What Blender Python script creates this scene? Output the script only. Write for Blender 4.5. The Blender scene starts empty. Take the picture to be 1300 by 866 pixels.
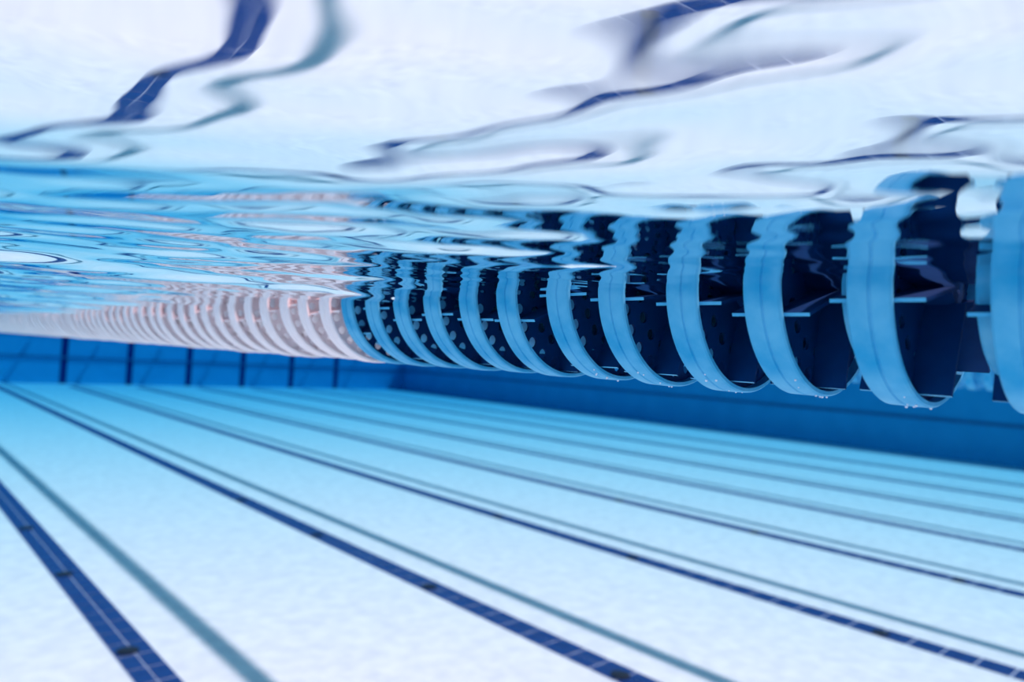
import bpy, bmesh, math, random
from mathutils import Matrix, Vector
import numpy as np

random.seed(4)
scene = bpy.context.scene
col = scene.collection
PI = math.pi

# ------------------------------------------------------------------ measures (metres, water level z = 0)
CAM_Z = -0.0532                    # lens just under the surface
FLOOR_Z = -2.158
FAR_Y, NEAR_Y = 34.71, -14.0
RIGHT_X, LEFT_X = 23.34, -12.0
LINE_X = 1.512                     # first lane line right of the camera, then every 2.5 m
LANE = 2.5
ROPE_X, ROPE_Z = 0.4834, 0.0085
R, W, STEP, Y0 = 0.075, 0.0242, 0.0584, 0.1205

# ------------------------------------------------------------------ camera
F_PX, YAW, PITCH, ROLL = 920.0, 0.7366, 0.0252, 0.0588
cam = bpy.data.cameras.new('camera')
cam.sensor_width = 36.0
cam.lens = F_PX / 1300.0 * 36.0
cam.clip_start = 0.005
cam.clip_end = 200
cam.dof.use_dof = True
cam.dof.focus_distance = 0.56
cam.dof.aperture_fstop = cam.lens / 1000.0 / 0.0050
cam_ob = bpy.data.objects.new('camera', cam)
col.objects.link(cam_ob)
sy, cy = math.sin(YAW), math.cos(YAW)
x0, d0, f0 = Vector((cy, -sy, 0)), Vector((0, 0, -1)), Vector((sy, cy, 0))
d1 = d0 * math.cos(PITCH) + f0 * math.sin(PITCH)
f1 = f0 * math.cos(PITCH) - d0 * math.sin(PITCH)
ax = x0 * math.cos(ROLL) - d1 * math.sin(ROLL)
ad = x0 * math.sin(ROLL) + d1 * math.cos(ROLL)
m = Matrix((ax, -ad, -f1)).transposed().to_4x4()
m.translation = Vector((0, 0, CAM_Z))
cam_ob.matrix_world = m
scene.camera = cam_ob

# ------------------------------------------------------------------ world, sun, exposure
world = bpy.data.worlds.new('sky')
scene.world = world
world.use_nodes = True
nt = world.node_tree
bg = nt.nodes['Background']
sky = nt.nodes.new('ShaderNodeTexSky')
sky.sky_type = 'NISHITA'
sky.sun_disc = False
sky.sun_elevation = math.radians(58)
sky.sun_rotation = math.radians(100)
nt.links.new(sky.outputs[0], bg.inputs[0])
bg.inputs[1].default_value = 0.085

sun = bpy.data.lights.new('sun', 'SUN')
sun.energy = 8.0
sun.angle = math.radians(1.6)
sun.color = (1.0, 0.475, 0.44)
sun_ob = bpy.data.objects.new('sun', sun)
col.objects.link(sun_ob)
sun_dir = Vector((-0.45, 0.30, -1.0))          # the way the light travels
sun_ob.rotation_euler = sun_dir.to_track_quat('-Z', 'Y').to_euler()
sun_ob.location = (6, -1, 12)

vs = scene.view_settings
vs.view_transform = 'Standard'
vs.look = 'None'
vs.gamma = 1.0
vs.use_curve_mapping = False
vs.exposure = -0.10
scene.cycles.use_denoising = True
scene.cycles.max_bounces = 14
scene.cycles.diffuse_bounces = 5
scene.cycles.glossy_bounces = 5
scene.cycles.transparent_max_bounces = 16
scene.cycles.caustics_reflective = True

# ------------------------------------------------------------------ materials
def mat(name):
    mt = bpy.data.materials.new(name)
    mt.use_nodes = True
    t = mt.node_tree
    return mt, t, t.nodes['Principled BSDF'], t.nodes['Material Output']

def noise(t, scale, detail=3.0, stretch=(1, 1, 1)):
    tc = t.nodes.new('ShaderNodeTexCoord')
    mp = t.nodes.new('ShaderNodeMapping')
    mp.inputs['Scale'].default_value = stretch
    n = t.nodes.new('ShaderNodeTexNoise')
    n.inputs['Scale'].default_value = scale
    n.inputs['Detail'].default_value = detail
    t.links.new(tc.outputs['Object'], mp.inputs[0])
    t.links.new(mp.outputs[0], n.inputs['Vector'])
    return n

def mottled(name, c0, c1, scale, rough=0.6, bump=0.0, bscale=None, stretch=(1, 1, 1), spec=0.3):
    mt, t, p, o = mat(name)
    n = noise(t, scale, 4.0, stretch)
    r = t.nodes.new('ShaderNodeValToRGB')
    r.color_ramp.elements[0].position, r.color_ramp.elements[1].position = 0.3, 0.7
    r.color_ramp.elements[0].color = (*c0, 1)
    r.color_ramp.elements[1].color = (*c1, 1)
    t.links.new(n.outputs['Fac'], r.inputs[0])
    t.links.new(r.outputs[0], p.inputs['Base Color'])
    p.inputs['Roughness'].default_value = rough
    p.inputs['Specular IOR Level'].default_value = spec
    if bump:
        nb = noise(t, bscale or scale, 3.0, stretch)
        b = t.nodes.new('ShaderNodeBump')
        b.inputs['Strength'].default_value = bump
        b.inputs['Distance'].default_value = 0.01
        t.links.new(nb.outputs['Fac'], b.inputs['Height'])
        t.links.new(b.outputs[0], p.inputs['Normal'])
    return mt

M = {}
M['floor'] = mottled('white_pool_floor', (0.76, 0.77, 0.79), (0.90, 0.90, 0.90), 8.0, 0.7, 0.35, 16.0)
M['wall'] = mottled('pale_blue_pool_wall', (0.05, 0.44, 0.68), (0.07, 0.50, 0.74), 1.3, 0.6)
M['line_tile'] = mottled('navy_lane_tile', (0.002, 0.022, 0.150), (0.003, 0.034, 0.200), 9.0, 0.35)
M['grout'] = mottled('pale_grout', (0.40, 0.46, 0.62), (0.50, 0.56, 0.70), 20.0, 0.8)
M['band'] = mottled('dark_band_tile', (0.06, 0.20, 0.36), (0.08, 0.24, 0.42), 3.0, 0.5)
M['inlet'] = mottled('dark_inlet_cover', (0.006, 0.008, 0.020), (0.012, 0.014, 0.030), 30.0, 0.5)
M['cable'] = mottled('steel_cable', (0.25, 0.27, 0.30), (0.4, 0.42, 0.45), 60.0, 0.35)
M['coping'] = mottled('pale_coping', (0.55, 0.56, 0.58), (0.66, 0.67, 0.68), 4.0, 0.7)

def plastic(name, c0, c1, trans, rough=0.42, spec=0.25, scale=55.0):
    mt, t, p, o = mat(name)
    n = noise(t, scale, 5.0)
    r = t.nodes.new('ShaderNodeValToRGB')
    r.color_ramp.elements[0].position, r.color_ramp.elements[1].position = 0.3, 0.72
    r.color_ramp.elements[0].color, r.color_ramp.elements[1].color = (*c0, 1), (*c1, 1)
    t.links.new(n.outputs['Fac'], r.inputs[0])
    t.links.new(r.outputs[0], p.inputs['Base Color'])
    p.inputs['Roughness'].default_value = rough
    p.inputs['Specular IOR Level'].default_value = spec
    b = t.nodes.new('ShaderNodeBump')
    b.inputs['Strength'].default_value = 0.25
    b.inputs['Distance'].default_value = 0.001
    t.links.new(n.outputs['Fac'], b.inputs['Height'])
    t.links.new(b.outputs[0], p.inputs['Normal'])
    if trans:
        tr = t.nodes.new('ShaderNodeBsdfTranslucent')
        t.links.new(r.outputs[0], tr.inputs[0])
        mx = t.nodes.new('ShaderNodeMixShader')
        mx.inputs[0].default_value = trans
        t.links.new(p.outputs[0], mx.inputs[1])
        t.links.new(tr.outputs[0], mx.inputs[2])
        t.links.new(mx.outputs[0], o.inputs['Surface'])
    return mt

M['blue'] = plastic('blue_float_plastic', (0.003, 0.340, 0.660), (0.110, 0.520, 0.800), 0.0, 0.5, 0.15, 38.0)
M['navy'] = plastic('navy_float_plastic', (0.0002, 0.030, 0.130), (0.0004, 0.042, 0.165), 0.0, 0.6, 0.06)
M['pink'] = plastic('pale_pink_float_plastic', (0.98, 0.91, 0.93), (0.99, 0.95, 0.96), 0.36)
M['pale'] = plastic('pale_lavender_float_plastic', (0.98, 0.95, 0.97), (0.99, 0.975, 0.985), 0.10)

# water: mirror-like underside by Fresnel, clear to light from straight above, blue by absorption
mw = bpy.data.materials.new('pool_water')
mw.use_nodes = True
t = mw.node_tree
t.nodes.remove(t.nodes['Principled BSDF'])
out = t.nodes['Material Output']
fr = t.nodes.new('ShaderNodeFresnel')
fr.inputs['IOR'].default_value = 1.333
gl = t.nodes.new('ShaderNodeBsdfGlossy')
gl.inputs['Roughness'].default_value = 0.0
gl.inputs['Color'].default_value = (0.98, 0.99, 1, 1)
tp = t.nodes.new('ShaderNodeBsdfTransparent')
mx = t.nodes.new('ShaderNodeMixShader')
t.links.new(fr.outputs[0], mx.inputs[0])
t.links.new(tp.outputs[0], mx.inputs[1])
t.links.new(gl.outputs[0], mx.inputs[2])
t.links.new(mx.outputs[0], out.inputs['Surface'])
ab = t.nodes.new('ShaderNodeVolumeAbsorption')
ABS = (0.115, 0.030, 0.011)
dens = 0.2
ab.inputs['Color'].default_value = (1 - ABS[0] / dens, 1 - ABS[1] / dens, 1 - ABS[2] / dens, 1)
ab.inputs['Density'].default_value = dens
t.links.new(ab.outputs[0], out.inputs['Volume'])
M['water'] = mw

# ------------------------------------------------------------------ helpers
def mesh_obj(name, verts, faces, material, parent=None, smooth=False):
    me = bpy.data.meshes.new(name)
    me.from_pydata(verts, [], faces)
    me.materials.append(material)
    if smooth:
        me.polygons.foreach_set('use_smooth', [True] * len(me.polygons))
    me.update()
    o = bpy.data.objects.new(name, me)
    col.objects.link(o)
    o.parent = parent
    return o

def box_vf(x0, x1, y0, y1, z0, z1, base=0):
    v = [(x0, y0, z0), (x1, y0, z0), (x1, y1, z0), (x0, y1, z0), (x0, y0, z1), (x1, y0, z1), (x1, y1, z1), (x0, y1, z1)]
    f = [(0, 3, 2, 1), (4, 5, 6, 7), (0, 1, 5, 4), (1, 2, 6, 5), (2, 3, 7, 6), (3, 0, 4, 7)]
    return v, [tuple(i + base for i in q) for q in f]

def boxes(name, lst, material, parent=None):
    V, Fc = [], []
    for b in lst:
        v, f = box_vf(*b, base=len(V))
        V += v
        Fc += f
    return mesh_obj(name, V, Fc, material, parent)

def inst(name, me, parent=None, loc=(0, 0, 0)):
    o = bpy.data.objects.new(name, me)
    col.objects.link(o)
    o.parent = parent
    o.location = loc
    return o

def lathe(profile, n):
    """closed profile of (radius, y) spun about Y"""
    V, Fc = [], []
    k = len(profile)
    for i in range(n):
        a = 2 * PI * i / n
        for r, y in profile:
            V.append((r * math.cos(a), y, r * math.sin(a)))
    for i in range(n):
        j = (i + 1) % n
        for q in range(k):
            p = (q + 1) % k
            Fc.append((i * k + q, i * k + p, j * k + p, j * k + q))
    return V, Fc

def make_mesh(name, V, Fc, material, smooth=True, angle=35):
    me = bpy.data.meshes.new(name)
    me.from_pydata(V, [], Fc)
    bm = bmesh.new()
    bm.from_mesh(me)
    bmesh.ops.recalc_face_normals(bm, faces=bm.faces)
    lim = math.radians(angle)
    for f in bm.faces:
        f.smooth = smooth
    for e in bm.edges:
        if len(e.link_faces) == 2 and e.calc_face_angle(0) > lim:
            e.smooth = False
    bm.to_mesh(me)
    bm.free()
    if material:
        me.materials.append(material)
    me.update()
    return me

def structure(o, label, cat):
    o['kind'] = 'structure'
    o['label'] = label
    o['category'] = cat
    return o

# ------------------------------------------------------------------ the pool basin
T = 0.3
floor = structure(boxes('floor', [(LEFT_X - T, RIGHT_X + T, NEAR_Y - T, FAR_Y + T, FLOOR_Z - 0.3, FLOOR_Z)], M['floor']),
                  'white pool floor crossed by navy lane lines', 'floor')
wall_far = structure(boxes('wall_far', [(LEFT_X - T, RIGHT_X + T, FAR_Y, FAR_Y + T, FLOOR_Z, 0.25)], M['wall']),
                     'blue far end wall with dark vertical lane bars', 'wall')
wall_right = structure(boxes('wall_right', [(RIGHT_X, RIGHT_X + T, NEAR_Y, FAR_Y, FLOOR_Z, 0.25)], M['wall']),
                       'plain blue side wall with one thin dark ledge line', 'wall')
wall_left = structure(boxes('wall_left', [(LEFT_X - T, LEFT_X, NEAR_Y, FAR_Y, FLOOR_Z, 0.25)], M['wall']),
                      'blue side wall on the camera side of the pool', 'wall')
wall_near = structure(boxes('wall_near', [(LEFT_X - T, RIGHT_X + T, NEAR_Y - T, NEAR_Y, FLOOR_Z, 0.25)], M['wall']),
                      'blue end wall behind the camera', 'wall')
LEDGE = -1.02
structure(boxes('trim_1', [(RIGHT_X - 0.06, RIGHT_X, NEAR_Y, FAR_Y - 0.06, LEDGE - 0.09, LEDGE)], M['band']),
          'thin dark ledge line along the plain blue side wall', 'ledge')
structure(boxes('trim_2', [(LEFT_X, RIGHT_X, FAR_Y - 0.06, FAR_Y, LEDGE - 0.07, LEDGE)], M['band']),
          'faint dark ledge line across the far end wall', 'ledge')
for k in range(-5, 8):
    x = LINE_X + LANE * k
    boxes('lane_bar', [(x - 0.125, x + 0.125, FAR_Y - 0.012, FAR_Y, FLOOR_Z, -0.12)], M['line_tile'], wall_far)

# lane lines: pale grout bed, two columns of navy tiles, round inlet covers
TW, TL, PITCH_Y = 0.108, 0.219, 0.2355
tv, tf = box_vf(-TW / 2, TW / 2, -TL / 2, TL / 2, 0, 0.005)
tile_me = bpy.data.meshes.new('tile')
tile_me.from_pydata(tv, [], tf)
tile_me.materials.append(M['line_tile'])
single = {0: (3.6, 11.5), 1: (2.0, 9.6), 2: (0.6, 8.2), 3: (0.8, 5.6)}
inl_v, inl_f = lathe([(0.0001, 0.0), (0.062, 0.0), (0.068, 0.004), (0.068, 0.010), (0.055, 0.014), (0.03, 0.015), (0.0001, 0.015)], 20)
inlet_me = make_mesh('floor_inlet', [(a, c, b) for a, b, c in inl_v], inl_f, M['inlet'])
spots = {0: [3.3, 5.27, 7.25, 9.14], 1: [3.1, 5.31, 7.45, 9.6], 2: [2.36, 4.97, 7.22], 3: [2.5, 4.9, 7.2]}
for k in range(-5, 8):
    x = LINE_X + LANE * k
    ya, yb = NEAR_Y + 2.0, FAR_Y - 1.4
    line = boxes('lane_line', [(x - 0.1225, x + 0.1225, ya, yb, FLOOR_Z - 0.01, FLOOR_Z + 0.002)], M['grout'], floor)
    rest = []
    n = int((yb - ya) / PITCH_Y)
    lo, hi = single.get(k, (1, 0))
    for i in range(n):
        yc = ya + (i + 0.5) * PITCH_Y
        for s in (-1, 1):
            xc = x + s * 0.0600
            if lo < yc < hi:
                inst('tile', tile_me, line, (xc, yc, FLOOR_Z + 0.001 + random.uniform(0, 0.001)))
            else:
                rest.append((xc - TW / 2, xc + TW / 2, yc - TL / 2, yc + TL / 2, FLOOR_Z + 0.001, FLOOR_Z + 0.006))
    o = boxes('tile_run', rest, M['line_tile'], line)
    o['kind'] = 'stuff'
    for y in spots.get(k, []):
        inst('floor_inlet', inlet_me, floor, (x - 0.03, y, FLOOR_Z + 0.004))

# ------------------------------------------------------------------ water with a rippled surface
def waves(X, Y, cell):
    rng = np.random.default_rng(5164)
    H = np.zeros_like(X)
    # wavelength, slope, how many trains, spread of headings about the swell direction
    for lam, slope, cnt, spread in ((1.7, 0.009, 3, 3.1), (0.80, 0.013, 4, 3.1), (0.40, 0.017, 5, 1.2), (0.20, 0.024, 6, 0.8),
                                    (0.10, 0.029, 7, 0.5), (0.055, 0.022, 7, 0.45), (0.030, 0.009, 6, 0.8)):
        for c in range(cnt):
            l = lam * rng.uniform(0.75, 1.3)
            a = PI / 2 - YAW + rng.uniform(-spread, spread)
            kx, ky = 2 * PI / l * math.cos(a), 2 * PI / l * math.sin(a)
            ph = rng.uniform(0, 2 * PI)
            amp = slope / (2 * PI / l) / math.sqrt(cnt) * 1.4
            fade = np.clip(1.6 - cell * 4.0 / l, 0, 1)
            H += amp * fade * np.sin(kx * X + ky * Y + ph)
    return H

G = 0.02
OX, OY = -0.0131, -0.0217           # centre of the surface grid
xa, xb, ya, yb = LEFT_X - G, RIGHT_X + G, NEAR_Y - G, FAR_Y + G
ang = np.concatenate([np.linspace(-8, 96, 430), np.linspace(96, 352, 74)[1:-1]]) * PI / 180   # compass angle from +Y to +X
NA, NR_, RMIN = len(ang), 900, 0.045
dx, dy = np.sin(ang), np.cos(ang)
with np.errstate(divide='ignore'):
    tx = np.where(dx > 0, (xb - OX) / dx, (xa - OX) / dx)
    ty = np.where(dy > 0, (yb - OY) / dy, (ya - OY) / dy)
rmax = np.minimum(np.abs(tx), np.abs(ty))
u = np.linspace(0, 1, NR_)[:, None]
rad = RMIN * (rmax[None, :] / RMIN) ** u
X, Y = OX + rad * dx[None, :], OY + rad * dy[None, :]
cell = np.maximum(rad * (np.log(rmax / RMIN)[None, :] / NR_), rad * 0.0042)
Z = waves(X, Y, cell)
Z[-1, :] = 0
top = np.stack([X, Y, Z], -1).reshape(-1, 3)
ctr = np.array([[OX, OY, float(waves(np.full(1, OX), np.full(1, OY), np.zeros(1))[0])]])
BOT = FLOOR_Z - 0.02
low = np.stack([X[-1], Y[-1], np.full(NA, BOT)], -1)
cb = np.array([[0, 0, BOT]])
V = np.concatenate([top, ctr, low, cb])
ic, il, ib = len(top), len(top) + 1, len(top) + 1 + NA
i, j = np.meshgrid(np.arange(NR_ - 1), np.arange(NA), indexing='ij')
j2 = (j + 1) % NA
quads = np.stack([i * NA + j, i * NA + j2, (i + 1) * NA + j2, (i + 1) * NA + j], -1).reshape(-1, 4)
jj = np.arange(NA)
jn = (jj + 1) % NA
side = np.stack([(NR_ - 1) * NA + jj, (NR_ - 1) * NA + jn, il + jn, il + jj], -1)
tri_t = np.stack([np.full(NA, ic), jn, jj], -1)
tri_b = np.stack([np.full(NA, ib), il + jj, il + jn], -1)
me = bpy.data.meshes.new('pool_water')
nq = len(quads) + NA
loops = np.concatenate([quads.reshape(-1), side.reshape(-1), tri_t.reshape(-1), tri_b.reshape(-1)]).astype(np.int32)
starts = np.concatenate([np.arange(nq) * 4, nq * 4 + np.arange(2 * NA) * 3]).astype(np.int32)
totals = np.concatenate([np.full(nq, 4), np.full(2 * NA, 3)]).astype(np.int32)
me.vertices.add(len(V))
me.vertices.foreach_set('co', V.astype(np.float32).reshape(-1))
me.loops.add(len(loops))
me.loops.foreach_set('vertex_index', loops)
me.polygons.add(len(starts))
me.polygons.foreach_set('loop_start', starts)
me.polygons.foreach_set('loop_total', totals)
smooth = np.zeros(len(starts), dtype=bool)
smooth[:] = True
me.update(calc_edges=True)
bm = bmesh.new()
bm.from_mesh(me)
bmesh.ops.recalc_face_normals(bm, faces=bm.faces)
bm.faces.ensure_lookup_table()
if sum(f.normal.z for f in list(bm.faces)[:2000]) < 0:
    bmesh.ops.reverse_faces(bm, faces=bm.faces)
bm.to_mesh(me)
bm.free()
me.polygons.foreach_set('use_smooth', smooth)
me.materials.append(M['water'])
me.update()
water = bpy.data.objects.new('pool_water', me)
col.objects.link(water)
water['kind'] = 'stuff'
water['label'] = 'clear blue pool water with a rippled mirror-like underside'
water['category'] = 'water'

# ------------------------------------------------------------------ the lane rope
WEB_Y = -W + 0.0075
rim_prof = [(R - 0.0034, -W), (R - 0.0010, -W), (R, -W + 0.0012), (R + 0.0002, -W * 0.5 - 0.0016), (R - 0.0007, -W * 0.5 - 0.0009),
            (R - 0.0007, -W * 0.5 - 0.0001), (R + 0.0002, -W * 0.5 + 0.0006), (R, -0.0012), (R - 0.0010, 0.0), (R - 0.0034, 0.0), (R - 0.0040, -W * 0.5)]
drum_prof = [(0.0535, WEB_Y), (0.0555, WEB_Y), (0.0555, 0.0100), (0.0540, 0.0115), (0.0140, 0.0115), (0.0140, 0.0095), (0.0535, 0.0095)]
hub_prof = [(0.0060, -W - 0.010), (0.0125, -W - 0.010), (0.0140, -W - 0.006), (0.0140, 0.0125), (0.0060, 0.0125)]

def web_mesh(name, material):
    cu = bpy.data.curves.new('web', 'CURVE')
    cu.dimensions = '2D'
    cu.fill_mode = 'BOTH'
    cu.extrude = 0.0011
    def circ(cx, cyy, r, n):
        sp = cu.splines.new('POLY')
        sp.points.add(n - 1)
        for q in range(n):
            a = 2 * PI * q / n
            sp.points[q].co = (cx + r * math.cos(a), cyy + r * math.sin(a), 0, 1)
        sp.use_cyclic_u = True
    circ(0, 0, R - 0.0036, 72)
    circ(0, 0, 0.0135, 24)
    for q in range(24):
        a = 2 * PI * (q + 0.5) / 24
        circ(0.0632 * math.cos(a), 0.0632 * math.sin(a), 0.0047, 14)
    for q in range(18):
        a = 2 * PI * q / 18
        circ(0.0465 * math.cos(a), 0.0465 * math.sin(a), 0.0045, 14)
    ob = bpy.data.objects.new('web', cu)
    col.objects.link(ob)
    dg = bpy.context.evaluated_depsgraph_get()
    dg.update()
    me = bpy.data.meshes.new_from_object(ob.evaluated_get(dg))
    bpy.data.objects.remove(ob)
    bpy.data.curves.remove(cu)
    me.name = name
    me.transform(Matrix(((1, 0, 0, 0), (0, 0, 1, WEB_Y), (0, 1, 0, 0), (0, 0, 0, 1))))
    me.flip_normals()
    for p in me.polygons:
        p.use_smooth = False
    me.materials.clear()
    me.materials.append(material)
    return me

def vane_mesh(name, material, edge):
    t2 = 0.0011
    V, Fc = box_vf(0.0130, R - 0.0050, -W - 0.0155, WEB_Y, -t2, t2)
    v, f = box_vf(0.0545, R - 0.0050, WEB_Y, 0.0115, -t2, t2, base=len(V))
    me = make_mesh(name, V + v, Fc + f, material, smooth=False)
    me.materials.append(edge)                     # outer edge faces take the paler rim plastic
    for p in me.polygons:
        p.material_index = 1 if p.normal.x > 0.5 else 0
    return me

def simple_join(parts):
    V, Fc = [], []
    for v, f in parts:
        b = len(V)
        V += v
        Fc += [tuple(q + b for q in g) for g in f]
    return V, Fc

KIT = {}
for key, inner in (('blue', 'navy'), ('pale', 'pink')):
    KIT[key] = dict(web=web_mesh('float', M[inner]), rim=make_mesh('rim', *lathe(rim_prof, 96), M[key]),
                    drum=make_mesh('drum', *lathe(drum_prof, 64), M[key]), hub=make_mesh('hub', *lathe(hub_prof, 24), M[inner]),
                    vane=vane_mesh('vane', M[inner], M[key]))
# small far floats: one mesh with rim, plate, drum
def rot_v(V, a):
    c, s = math.cos(a), math.sin(a)
    return [(x * c - z * s, y, x * s + z * c) for x, y, z in V]
def far_float_geo(n=32, nv=6):
    parts = [lathe([(R - 0.0036, -W), (R, -W), (R, 0), (R - 0.0036, 0)], n),
             lathe([(0.013, WEB_Y - 0.001), (R - 0.003, WEB_Y - 0.001), (R - 0.003, WEB_Y + 0.001), (0.013, WEB_Y + 0.001)], n),
             lathe([(0.013, WEB_Y), (0.0555, WEB_Y), (0.0555, 0.0115), (0.013, 0.0115)], n // 2)]
    for q in range(nv):
        v, f = box_vf(0.013, R - 0.005, -W - 0.0155, WEB_Y, -0.0011, 0.0011)
        parts.append((rot_v(v, 2 * PI * q / nv + 0.3), f))
    return simple_join(parts)
far_pink = make_mesh('float', *far_float_geo(), M['pale'])

def float_angle(k):
    return PI + math.radians(16) + math.radians(random.uniform(-9, 9)) + (math.radians(14) if k == 11 else 0)

rope = bpy.data.objects.new('lane_rope', None)
col.objects.link(rope)
rope.location = (ROPE_X, Y0, ROPE_Z)
rope['label'] = 'near lane rope of dark blue perforated discs turning pale pink further off'
rope['category'] = 'lane rope'
rope['group'] = 'lane ropes'
K_BLUE, K_PARTS, K_END = 11, 44, 126
FLOATS, FLOAT_A = {}, {}
# the floats have slid a little along the cable: distance of each one's far edge
SLID = {-4: -0.120, -3: -0.062, -2: -0.005, -1: 0.052, 0: 0.1070, 1: 0.1754, 2: 0.2395, 3: 0.2991, 4: 0.3588, 5: 0.4165, 6: 0.4747, 7: 0.5301,
        8: 0.5852, 9: 0.6385, 10: 0.6932, 11: 0.7449}
def float_y(k):
    return (SLID[k] if k in SLID else 0.797 + (k - 12) * 0.0576) - Y0
for k in range(-4, K_END):
    key = 'blue' if k <= K_BLUE else 'pale'
    kit = KIT[key]
    a = float_angle(k)
    wob = (random.uniform(-0.0015, 0.0015), float_y(k), random.uniform(-0.0012, 0.0012))
    if k < K_PARTS:
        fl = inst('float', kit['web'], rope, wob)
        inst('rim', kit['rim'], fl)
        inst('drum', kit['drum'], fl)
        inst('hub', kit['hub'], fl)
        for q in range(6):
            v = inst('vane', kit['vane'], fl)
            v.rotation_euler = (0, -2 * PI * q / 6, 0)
    else:
        fl = inst('float', far_pink, rope, wob)
    fl.rotation_euler = (random.uniform(-0.012, 0.012), -a, random.uniform(-0.015, 0.015))
    FLOATS[k], FLOAT_A[k] = fl, a
    fl['label'] = 'dark blue float disc' if key == 'blue' else 'pale pink float disc'

# air bubbles clinging under the nearest rims
bub = bmesh.new()
bmesh.ops.create_icosphere(bub, subdivisions=2, radius=1.0)
for f in bub.faces:
    f.smooth = True
bub_me = bpy.data.meshes.new('air_bubble')
bub.to_mesh(bub_me)
bub.free()
mb, tb, pb, ob_ = mat('air_bubble')
pb.inputs['Base Color'].default_value = (0.75, 0.85, 0.95, 1)
pb.inputs['Roughness'].default_value = 0.08
pb.inputs['Specular IOR Level'].default_value = 0.9
bub_me.materials.append(mb)
for k in range(0, 6):
    for q in range(6):
        a = random.uniform(math.radians(236), math.radians(276))
        r = random.uniform(0.0005, 0.0010)
        b = inst('air_bubble', bub_me, FLOATS[k], (0, 0, 0))
        rr = R + r * 0.5
        al = a - FLOAT_A[k]
        b.location = (rr * math.cos(al), random.uniform(-W * 0.97, -W * 0.4), rr * math.sin(al))
        b.scale = (r, r, r)

def low_float(n=14):
    return simple_join([lathe([(0.02, -W), (R, -W), (R, 0), (0.02, 0)], n), lathe([(0.01, 0), (0.055, 0), (0.055, STEP - W), (0.01, STEP - W)], 10)])
lv, lf = low_float()
def string_mesh(name, ks, material):
    b = np.array(lv)
    V, Fc = [], []
    for k in ks:
        off = len(V)
        V += [(x, y + STEP * k, z) for x, y, z in lv]
        Fc += [tuple(q + off for q in g) for g in lf]
    return make_mesh(name, V, Fc, material)
n_all = int((FAR_Y - Y0 - 0.1) / STEP)
o = inst('float_string', string_mesh('float_string', range(K_END, n_all), M['pink']), rope)
o['kind'] = 'stuff'
n_back = int((-NEAR_Y - 0.3) / STEP)
o = inst('float_string', string_mesh('float_string', range(-n_back, -4), M['blue']), rope)
o['kind'] = 'stuff'
cb_v, cb_f = lathe([(0.0001, NEAR_Y - Y0), (0.0045, NEAR_Y - Y0), (0.0045, FAR_Y - Y0), (0.0001, FAR_Y - Y0)], 10)
cable_me = make_mesh('cable', cb_v, cb_f, M['cable'])
inst('cable', cable_me, rope)

full_string = string_mesh('float_string', range(-n_back, n_all), M['blue'])
ordinal = {1: 'first', 2: 'second', 3: 'third', 4: 'fourth', 5: 'fifth', 6: 'sixth', 7: 'seventh', 8: 'eighth'}
for jx in (1, 2, 3, 4, 5, 6, 7, 8):
    r2 = bpy.data.objects.new('lane_rope', None)
    col.objects.link(r2)
    r2.location = (ROPE_X + LANE * jx, Y0, ROPE_Z)
    r2['label'] = 'far lane rope, %s one beyond the near blue and pink rope' % ordinal[jx]
    r2['category'] = 'lane rope'
    r2['group'] = 'lane ropes'
    o = inst('float_string', full_string, r2)
    o['kind'] = 'stuff'
    inst('cable', cable_me, r2)
